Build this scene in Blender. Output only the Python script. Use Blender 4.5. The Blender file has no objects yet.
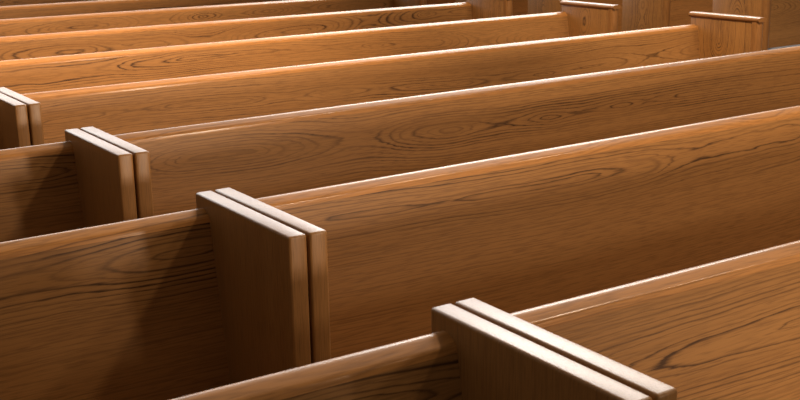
import bpy, bmesh, math, random
from mathutils import Vector, Matrix
random.seed(7)
COL = bpy.context.scene.collection

# ------------------------------------------------------------------ materials
def wood(name, axis, light, mid, dark, ring=0.0095, line=1.25, rough=0.40, amp=0.11, vamp=0.05, ufreq=0.9):
    m = bpy.data.materials.new(name); m.use_nodes = True
    nt = m.node_tree; N = nt.nodes; Lk = nt.links
    bsdf = N['Principled BSDF']
    def nd(t, **k):
        n = N.new(t)
        for a, b in k.items(): setattr(n, a, b)
        return n
    def math_(op, a, b=None, c=None):
        n = nd('ShaderNodeMath', operation=op)
        for i, v in enumerate((a, b, c)):
            if v is None: continue
            if isinstance(v, (int, float)): n.inputs[i].default_value = v
            else: Lk.new(v, n.inputs[i])
        return n.outputs[0]
    def comb(x, y, z):
        n = nd('ShaderNodeCombineXYZ')
        for i, v in enumerate((x, y, z)):
            if isinstance(v, (int, float)): n.inputs[i].default_value = v
            else: Lk.new(v, n.inputs[i])
        return n.outputs[0]
    def noise(vec, scale=1.0, detail=2.0, rough=0.5):
        n = nd('ShaderNodeTexNoise'); n.inputs['Scale'].default_value = scale
        n.inputs['Detail'].default_value = detail; n.inputs['Roughness'].default_value = rough
        Lk.new(vec, n.inputs['Vector']); return n.outputs[0]
    tc = nd('ShaderNodeTexCoord'); sp = nd('ShaderNodeSeparateXYZ'); Lk.new(tc.outputs['Object'], sp.inputs[0])
    x, y, z = sp.outputs
    oi = nd('ShaderNodeObjectInfo'); rnd = oi.outputs['Random']
    seed = math_('MULTIPLY', rnd, 61.7)
    if axis == 'X':
        u = x; v = math_('ADD', z, math_('MULTIPLY', y, 0.15)); w = y
    else:
        u = z; v = math_('ADD', y, x); w = x
    us = math_('ADD', u, seed)
    # flat sawn growth rings: distance from a wandering pith line that runs along the board
    d = math_('MULTIPLY', math_('SUBTRACT', noise(comb(math_('MULTIPLY', us, ufreq), seed, 0.0), 1.0, 1.0), 0.5), amp*3.4)
    d = math_('ADD', d, math_('MULTIPLY', math_('SUBTRACT', noise(comb(math_('MULTIPLY', us, 5.0), math_('MULTIPLY', v, 7.0), seed), 1.0, 1.5), 0.5), 0.022))
    d = math_('ADD', d, math_('MULTIPLY', math_('SUBTRACT', rnd, 0.5), 0.05))
    vc = math_('ADD', math_('MULTIPLY', math_('SUBTRACT', noise(comb(math_('MULTIPLY', us, 0.45), 9.3, seed), 1.0, 0.0), 0.5), vamp*4.0), 0.765 if axis == 'X' else -0.22)
    vv = math_('SUBTRACT', v, vc)
    vv = math_('ADD', vv, math_('MULTIPLY', math_('SUBTRACT', noise(comb(math_('MULTIPLY', us, 2.2), math_('MULTIPLY', v, 9.0), seed), 1.0, 2.0), 0.5), 0.016))
    r = math_('SQRT', math_('ADD', math_('MULTIPLY', vv, vv), math_('MULTIPLY', d, d)))
    jag = math_('MULTIPLY', math_('SUBTRACT', noise(comb(math_('MULTIPLY', us, 14.0), math_('MULTIPLY', v, 190.0), math_('MULTIPLY', w, 190.0)), 1.0, 2.0), 0.5), 0.0055)
    r = math_('ADD', r, jag)
    rn = noise(comb(math_('MULTIPLY', r, 85.0), seed, math_('MULTIPLY', us, 0.25)), 1.0, 1.0)
    rs = noise(comb(math_('MULTIPLY', r, 105.0), math_('ADD', seed, 5.7), math_('MULTIPLY', us, 0.5)), 1.0, 1.0)
    r = math_('ADD', r, math_('MULTIPLY', math_('SUBTRACT', rn, 0.5), 0.013))
    ph = math_('FRACT', math_('DIVIDE', r, ring))
    cr = nd('ShaderNodeValToRGB'); Lk.new(ph, cr.inputs[0])
    e = cr.color_ramp.elements
    e[0].position = 0.0; e[0].color = (0.25, 0.25, 0.25, 1)
    e[1].position = 1.0; e[1].color = (0.15, 0.15, 0.15, 1)
    for p_, c_ in ((0.10, 0.0), (0.58, 0.03), (0.74, 0.55), (0.85, 1.0), (0.95, 0.5)):
        q = e.new(p_); q.color = (c_, c_, c_, 1)
    # line strength differs from place to place
    st = noise(comb(math_('MULTIPLY', us, 1.6), math_('MULTIPLY', v, 11.0), math_('ADD', seed, 3.3)), 1.0, 2.0)
    mr = nd('ShaderNodeMapRange'); Lk.new(st, mr.inputs[0])
    mr.inputs[1].default_value = 0.30; mr.inputs[2].default_value = 0.68; mr.inputs[3].default_value = 0.35; mr.inputs[4].default_value = 1.15
    # strong near the pith plane (cathedrals), weaker on the rift sides
    near = nd('ShaderNodeMapRange'); Lk.new(math_('ABSOLUTE', vv), near.inputs[0])
    near.inputs[1].default_value = 0.02; near.inputs[2].default_value = 0.16; near.inputs[3].default_value = 1.0; near.inputs[4].default_value = 0.48
    rm = nd('ShaderNodeMapRange'); Lk.new(rs, rm.inputs[0])
    rm.inputs[1].default_value = 0.32; rm.inputs[2].default_value = 0.60; rm.inputs[3].default_value = 0.15; rm.inputs[4].default_value = 1.0
    lines = math_('MULTIPLY', math_('MULTIPLY', rm.outputs[0], math_('MULTIPLY', cr.outputs[0], mr.outputs[0])), math_('MULTIPLY', near.outputs[0], line))
    # pores: short dark streaks along the grain
    po = noise(comb(math_('MULTIPLY', us, 18.0), math_('MULTIPLY', v, 360.0), 2.5 if axis == 'X' else math_('MULTIPLY', w, 360.0)), 1.0, 1.0)
    pr = nd('ShaderNodeMapRange'); Lk.new(po, pr.inputs[0])
    pr.inputs[1].default_value = 0.46; pr.inputs[2].default_value = 0.72; pr.inputs[3].default_value = 0.0; pr.inputs[4].default_value = 0.50
    # broad tone drift along the boards
    br = noise(comb(math_('MULTIPLY', us, 1.1), math_('MULTIPLY', v, 16.0), seed), 1.0, 2.0)
    mx1 = nd('ShaderNodeMix', data_type='RGBA'); Lk.new(br, mx1.inputs[0])
    mx1.inputs[6].default_value = (*light, 1); mx1.inputs[7].default_value = (*mid, 1)
    mx2 = nd('ShaderNodeMix', data_type='RGBA'); Lk.new(math_('MAXIMUM', lines, math_('MULTIPLY', pr.outputs[0], 0.75)), mx2.inputs[0])
    Lk.new(mx1.outputs[2], mx2.inputs[6]); mx2.inputs[7].default_value = (*dark, 1)
    hv = nd('ShaderNodeHueSaturation'); Lk.new(mx2.outputs[2], hv.inputs['Color'])
    Lk.new(math_('ADD', math_('MULTIPLY', rnd, 0.14), 0.93), hv.inputs['Value'])
    Lk.new(hv.outputs[0], bsdf.inputs['Base Color'])
    bsdf.inputs['Roughness'].default_value = rough
    bsdf.inputs['Specular IOR Level'].default_value = 0.28
    bsdf.inputs['Coat Weight'].default_value = 0.0
    bsdf.inputs['Coat Roughness'].default_value = 0.22
    bp = nd('ShaderNodeBump'); bp.inputs['Strength'].default_value = 0.10; bp.inputs['Distance'].default_value = 0.002
    Lk.new(math_('SUBTRACT', 1.0, pr.outputs[0]), bp.inputs['Height']); Lk.new(bp.outputs[0], bsdf.inputs['Normal'])
    return m

LIGHT = (0.335, 0.163, 0.054); MID = (0.240, 0.107, 0.032); DARK = (0.060, 0.026, 0.010)
M_back = wood('oak_long_grain', 'X', LIGHT, MID, DARK)
M_back.node_tree.nodes['Principled BSDF'].inputs['Specular IOR Level'].default_value = 0.15

M_rail_lit = wood('oak_rail_lit', 'X', (0.45, 0.200, 0.055), (0.34, 0.143, 0.038), DARK, line=0.7, rough=0.5)  # paler than the back oak: light on the chamfer is put into the colour
for m_, sp_, cw_, cr_ in ((M_rail_lit, 0.15, 0.26, 0.15),):
    b_ = m_.node_tree.nodes['Principled BSDF']
    b_.inputs['Specular IOR Level'].default_value = sp_; b_.inputs['Coat Weight'].default_value = cw_; b_.inputs['Coat Roughness'].default_value = cr_
M_end = wood('oak_upright_grain', 'Z', LIGHT, MID, DARK, ring=0.008, line=0.55, rough=0.34, amp=0.06, vamp=0.03)
M_capend = wood('oak_upright_figure', 'Z', (0.36, 0.165, 0.046), (0.27, 0.115, 0.03), DARK, ring=0.010, line=1.9, rough=0.36, amp=0.13, vamp=0.015, ufreq=2.6)
M_cap = wood('oak_moulding', 'Z', (0.30, 0.135, 0.042), (0.23, 0.095, 0.027), DARK, line=0.4, rough=0.32)

def fabric(name, c1, c2, sc, rough=0.9):
    m = bpy.data.materials.new(name); m.use_nodes = True; nt = m.node_tree
    b = nt.nodes['Principled BSDF']; tc = nt.nodes.new('ShaderNodeTexCoord'); n = nt.nodes.new('ShaderNodeTexNoise')
    n.inputs['Scale'].default_value = sc; n.inputs['Detail'].default_value = 4
    mx = nt.nodes.new('ShaderNodeMix'); mx.data_type = 'RGBA'
    nt.links.new(tc.outputs['Object'], n.inputs['Vector']); nt.links.new(n.outputs[0], mx.inputs[0])
    mx.inputs[6].default_value = (*c1, 1); mx.inputs[7].default_value = (*c2, 1)
    nt.links.new(mx.outputs[2], b.inputs['Base Color']); b.inputs['Roughness'].default_value = rough
    bp = nt.nodes.new('ShaderNodeBump'); bp.inputs['Strength'].default_value = 0.3; bp.inputs['Distance'].default_value = 0.003
    nt.links.new(n.outputs[0], bp.inputs['Height']); nt.links.new(bp.outputs[0], b.inputs['Normal'])
    return m
M_cushion = fabric('grey_blue_upholstery', (0.20, 0.23, 0.30), (0.28, 0.31, 0.38), 300)
M_carpet = fabric('carpet', (0.035, 0.028, 0.024), (0.055, 0.045, 0.038), 220, 0.95)

# ------------------------------------------------------------------ mesh helpers
def mesh_obj(name, bm, mat, parent=None, smooth=True):
    me = bpy.data.meshes.new(name)
    bmesh.ops.recalc_face_normals(bm, faces=bm.faces)
    if smooth:
        for f in bm.faces: f.smooth = True
    bm.to_mesh(me); bm.free(); me.materials.append(mat)
    o = bpy.data.objects.new(name, me); COL.objects.link(o)
    if parent is not None: o.parent = parent
    if smooth:
        try: me.set_sharp_from_angle(angle=math.radians(32))
        except Exception: pass
    return o

def sweep_x(profile, x0, x1, bow=None, nseg=1):
    """closed (y, z) outline swept along x"""
    bm = bmesh.new(); rings = []
    for i in range(nseg+1):
        x = x0+(x1-x0)*i/nseg; dy = bow(x) if bow else 0
        rings.append([bm.verts.new((x, y+dy, z)) for y, z in profile])
    n = len(profile)
    for a, b in zip(rings, rings[1:]):
        for k in range(n): bm.faces.new((a[k], a[(k+1) % n], b[(k+1) % n], b[k]))
    bm.faces.new(rings[0]); bm.faces.new(rings[-1][::-1])
    return bm

def prism_y(profile, y0, y1):
    """closed (x, z) outline swept along y"""
    bm = bmesh.new()
    a = [bm.verts.new((x, y0, z)) for x, z in profile]; b = [bm.verts.new((x, y1, z)) for x, z in profile]
    n = len(profile)
    for k in range(n): bm.faces.new((a[k], a[(k+1) % n], b[(k+1) % n], b[k]))
    bm.faces.new(a); bm.faces.new(b[::-1])
    return bm

def prism_z(profile, z0, z1):
    bm = bmesh.new()
    a = [bm.verts.new((x, y, z0)) for x, y in profile]; b = [bm.verts.new((x, y, z1)) for x, y in profile]
    n = len(profile)
    for k in range(n): bm.faces.new((a[k], a[(k+1) % n], b[(k+1) % n], b[k]))
    bm.faces.new(a); bm.faces.new(b[::-1])
    return bm

def slab(x0, x1, y0, y1, z0, z1, r=0.004, seg=3):
    bm = bmesh.new(); bmesh.ops.create_cube(bm, size=1.0)
    for v in bm.verts:
        v.co = Vector(((x0+x1)/2+v.co.x*(x1-x0), (y0+y1)/2+v.co.y*(y1-y0), (z0+z1)/2+v.co.z*(z1-z0)))
    bmesh.ops.bevel(bm, geom=bm.edges[:], offset=r, segments=seg, profile=0.5, affect='EDGES')
    return bm

# ------------------------------------------------------------------ pew
L = 0.430           # depth of a pew end
T = 0.0395          # thickness of a pew end
TOP = 0.900         # height of the plain pew ends
CAPTOP = 0.936      # height of the capped aisle ends
RAIL = [(-0.029, 0.849), (-0.029, 0.866), (-0.0315, 0.8705), (-0.036, 0.8730), (-0.0415, 0.8738), (-0.0465, 0.8730), (-0.051, 0.8712),
        (-0.056, 0.8688), (-0.0610, 0.8663), (-0.0660, 0.8638), (-0.0683, 0.8622), (-0.0700, 0.8598), (-0.0709, 0.8570), (-0.0722, 0.849)]
BOARD = [(-0.0722, 0.849), (-0.1290, 0.495), (-0.1555, 0.330), (-0.1320, 0.330), (-0.1055, 0.495), (-0.0487, 0.849)]
SEAT = [(-0.145, 0.405), (-0.142, 0.430), (-0.500, 0.452), (-0.508, 0.446), (-0.508, 0.430), (-0.500, 0.424), (-0.170, 0.400)]
CUSH = [(-0.137, 0.431), (-0.130, 0.515), (-0.140, 0.532), (-0.200, 0.543), (-0.340, 0.547), (-0.470, 0.546), (-0.496, 0.536), (-0.506, 0.510), (-0.502, 0.470), (-0.488, 0.4525)]

def tag(o, label, cat, group=None):
    o['label'] = label; o['category'] = cat
    if group: o['group'] = group

def plain_end(x0, x1, root, dy=0.0):
    p = mesh_obj('end_panel', slab(0, x1-x0, -L, 0.0, 0.0, TOP, 0.0055, 4), M_end, root)
    p.location = (x0, dy, 0)
    return p

def capped_end(x0, x1, root, dy=0.0):
    xo = x0; x1 -= x0; x0 = 0.0
    p = mesh_obj('end_panel', slab(x0, x1, -L+0.008, -0.020, 0.0, CAPTOP-0.020, 0.003, 2), M_capend, root)
    xa, xb = x0-0.010, x1+0.010; zc = CAPTOP
    cap = [(xa+0.006, zc-0.0225), (xa+0.001, zc-0.017), (xa, zc-0.011), (xa+0.003, zc-0.005), (xa+0.009, zc-0.001), (xa+0.016, zc),
           (xb-0.016, zc), (xb-0.009, zc-0.001), (xb-0.003, zc-0.005), (xb, zc-0.011), (xb-0.001, zc-0.017), (xb-0.006, zc-0.0225)]
    bm = prism_y(cap, -L-0.028, -0.014)
    mesh_obj('cap_moulding', bm, M_cap, p)
    ya = -L-0.024; yb = -L+0.016
    n = 8; pr = [(xb-0.006, yb), (xa+0.006, yb), (xa+0.002, yb-0.004)]
    cx = (xa+xb)/2; hw = (xb-xa)/2-0.002
    for i in range(n+1):
        a = math.pi+math.pi*i/n
        pr.append((cx+hw*math.cos(a), ya+0.020+0.020*math.sin(a)))
    pr.append((xb-0.002, yb-0.004))
    mesh_obj('edge_moulding', prism_z(pr, 0.0, zc-0.0225), M_cap, p)
    p.location = (xo, dy, 0)
    return p

def pew(name, loc, slope, x0, x1, left, right, label, group, cushion=False):
    root = bpy.data.objects.new(name, None); COL.objects.link(root)
    root.location = loc; root.empty_display_size = 0.2
    tag(root, label, 'pew', group)
    ends = {'plain': plain_end, 'capped': capped_end}
    ends[left](x0, x0+T, root, slope*x0); ends[right](x1-T, x1, root, slope*x1)
    a, b = x0+T, x1-T
    bow = lambda x: slope*x
    mesh_obj('backrest', sweep_x(BOARD, a, b, bow), M_back, root)
    mesh_obj('top_rail', sweep_x(RAIL, a, b, bow), M_rail_lit, root)
    s = mesh_obj('seat', sweep_x(SEAT, a, b, bow), M_rail_lit, root)
    if cushion:
        c = mesh_obj('seat_cushion', sweep_x(CUSH, a+0.004, b-0.004, bow), M_cushion, root)
        c['label'] = 'grey-blue upholstered seat cushion'
    return root

X0 = 0.9423; G = 0.0055
Y = [1.342, 2.236, 3.139, 4.068, 5.044, 6.026, 7.002, 7.985, 8.965]
SL = [-.0230, .0024, .0110, .0061, .0073, -.0096, -.0082, -.010, -.010]
XR = [4.56, 4.56, 4.555, 4.55, 4.535, 4.53, 4.56, 4.56, 4.56]
XL = X0+T+G                          # outer face of the right section's left ends
GR = 'long oak pews of the middle section'
LABELS = [
 'long oak pew closest to the camera, plain left end cut off at bottom of photo',
 'long oak pew, second closest, its plain left end standing centre left with square pale top',
 'long oak pew third from the front, its back running out of the right edge',
 'long oak pew fourth from the front, its capped right end the larger of two',
 'long oak pew with bright honey back and the smaller of two capped right ends',
 'long oak pew sixth from the front, right end panel reaching the top edge of photo',
 'long oak pew seventh from the front, thin lit back along the top of photo',
 'long oak pew eighth from the front, thin dark strip of back at upper left',
 'farthest long oak pew, only a sliver of its back at the top left corner']
for i in range(9):
    pew('church_pew', (XL-(0.004 if i == 0 else 0), Y[i], 0), SL[i], 0.0, XR[i]-XL, 'plain', 'capped', LABELS[i], GR)

GL = 'oak pews of the left section'
LL = ['oak pew of the left section nearest the camera, top rail crossing the bottom edge',
      'oak pew of the left section with large shadowed back at lower left of photo',
      'oak pew third in the left section, short shadowed back at the left edge',
      'oak pew of the left section whose plain end panel is cut by the left edge']
for i in range(4):
    pew('church_pew', (X0+T-(0.004 if i == 0 else 0), Y[i], 0), SL[i], -2.6, 0.0, 'capped', 'plain', LL[i], GL)

GA = 'oak pews beyond the right aisle'
LA = ['oak pew across the aisle at top right corner with grey-blue seat showing',
      'oak pew across the aisle, seen above the larger capped end',
      'oak pew across the aisle, its panel between two capped ends at top of photo',
      'oak pew far across the aisle, a dark patch at the top edge of photo',
      'farthest oak pew across the aisle, barely showing at the top edge']
AX = [5.765, 5.93, 5.86, 5.88, 5.90]
for k in range(5):
    i = 4+k
    pew('church_pew', (AX[k], Y[i], 0), 0.0, 0.0, 2.6, 'capped', 'capped', LA[k], GA, k == 0)

# ------------------------------------------------------------------ back wall (low panelling)
wb = mesh_obj('wall_back', slab(-6, 13, 11.6, 11.75, 0.0, 1.55, 0.01, 2), wood('dark_panelling', 'Z', (0.16, 0.07, 0.022), (0.12, 0.05, 0.016), DARK, line=0.5), None)
wb['kind'] = 'structure'

# ------------------------------------------------------------------ floor
bm = bmesh.new(); bmesh.ops.create_grid(bm, x_segments=1, y_segments=1, size=1.0)
for v in bm.verts: v.co = Vector((3+v.co.x*9, 5+v.co.y*10, 0))
M_carpet.node_tree.nodes['Principled BSDF'].inputs['Specular IOR Level'].default_value = 0.05
fl = mesh_obj('floor', bm, M_carpet, None, False); fl['kind'] = 'structure'

# ------------------------------------------------------------------ lights
def area(name, loc, target, sx, sy, power, col):
    l = bpy.data.lights.new(name, 'AREA'); l.shape = 'RECTANGLE'; l.size = sx; l.size_y = sy; l.energy = power; l.color = col
    o = bpy.data.objects.new(name, l); COL.objects.link(o); o.location = loc
    o.rotation_euler = (Vector(target)-Vector(loc)).to_track_quat('-Z', 'Y').to_euler(); return o
def spot(name, loc, target, power, col, ang=60, blend=0.8, rad=0.12):
    l = bpy.data.lights.new(name, 'SPOT'); l.energy = power; l.color = col; l.spot_size = math.radians(ang); l.spot_blend = blend; l.shadow_soft_size = rad
    o = bpy.data.objects.new(name, l); COL.objects.link(o); o.location = loc
    o.rotation_euler = (Vector(target)-Vector(loc)).to_track_quat('-Z', 'Y').to_euler(); return o
WARM = (1.0, 0.80, 0.58)
def sunspot(name, tgt, direction, dist, power, col, ang, rad):
    d = Vector(direction).normalized()
    return spot(name, Vector(tgt)+d*dist, tgt, power, col, ang, 0.9, rad)
sunspot('front_lamp', (3.0, 3.2, 0.8), (0.26, -1.0, 0.25), 9.0, 720, WARM, 46, 0.35)
sunspot('side_lamp', (2.7, 3.2, 0.8), (1.0, -1.0, 1.2), 8.0, 430, WARM, 50, 0.28)
sunspot('overhead_lamp', (2.4, 2.2, 0.8), (0.42, -0.30, 0.88), 5.0, 400, WARM, 70, 0.20)
sunspot('near_fill', (2.45, 1.3, 0.75), (0.16, -1.0, 0.12), 4.6, 720, WARM, 42, 0.2)  # added fill for the nearest row, set low to miss the row behind
spot('ceiling_lamp', (2.0, 2.8, 5.0), (1.7, 5.7, 0.8), 1900, (1.0, 0.76, 0.5), 56, 1.0, 0.2)
spot('aisle_fill', (1.4, 1.4, 5.4), (5.6, 4.8, 0.8), 2000, WARM, 36, 0.8, 0.2)  # added fill, narrow beam to brighten the aisle ends and pews beyond
area('far_window', (7.0, 16.0, 6.0), (5.0, 3.0, 1.0), 16.0, 8.0, 1750, (0.97, 0.98, 0.98))
area('clerestory_window', (13.0, 13.0, 10.5), (2.0, 1.5, 0.9), 8.0, 6.0, 2900, (1.0, 0.94, 0.86))
w = bpy.data.worlds.new('World'); bpy.context.scene.world = w; w.use_nodes = True
w.node_tree.nodes['Background'].inputs[0].default_value = (1.0, 0.82, 0.62, 1); w.node_tree.nodes['Background'].inputs[1].default_value = 0.20

# ------------------------------------------------------------------ camera
f_px, pi_, ya_, ro_ = 1130.06, 0.25628, 0.58397, -0.017247
fw = Vector((math.sin(ya_)*math.cos(pi_), math.cos(ya_)*math.cos(pi_), -math.sin(pi_)))
rt = Vector((math.cos(ya_), -math.sin(ya_), 0)); up = rt.cross(fw)
c, s = math.cos(ro_), math.sin(ro_); rt, up = c*rt+s*up, -s*rt+c*up
cam = bpy.data.cameras.new('camera'); cam.sensor_width = 36; cam.lens = 36*f_px/800; cam.clip_start = 0.05
cam.dof.use_dof = True; cam.dof.focus_distance = 2.9; cam.dof.aperture_fstop = 14
co = bpy.data.objects.new('camera', cam); COL.objects.link(co)
co.matrix_world = Matrix(((rt.x, up.x, -fw.x, 0), (rt.y, up.y, -fw.y, 0), (rt.z, up.z, -fw.z, 1.5), (0, 0, 0, 1)))
bpy.context.scene.camera = co
bpy.context.scene.view_settings.view_transform = 'Standard'
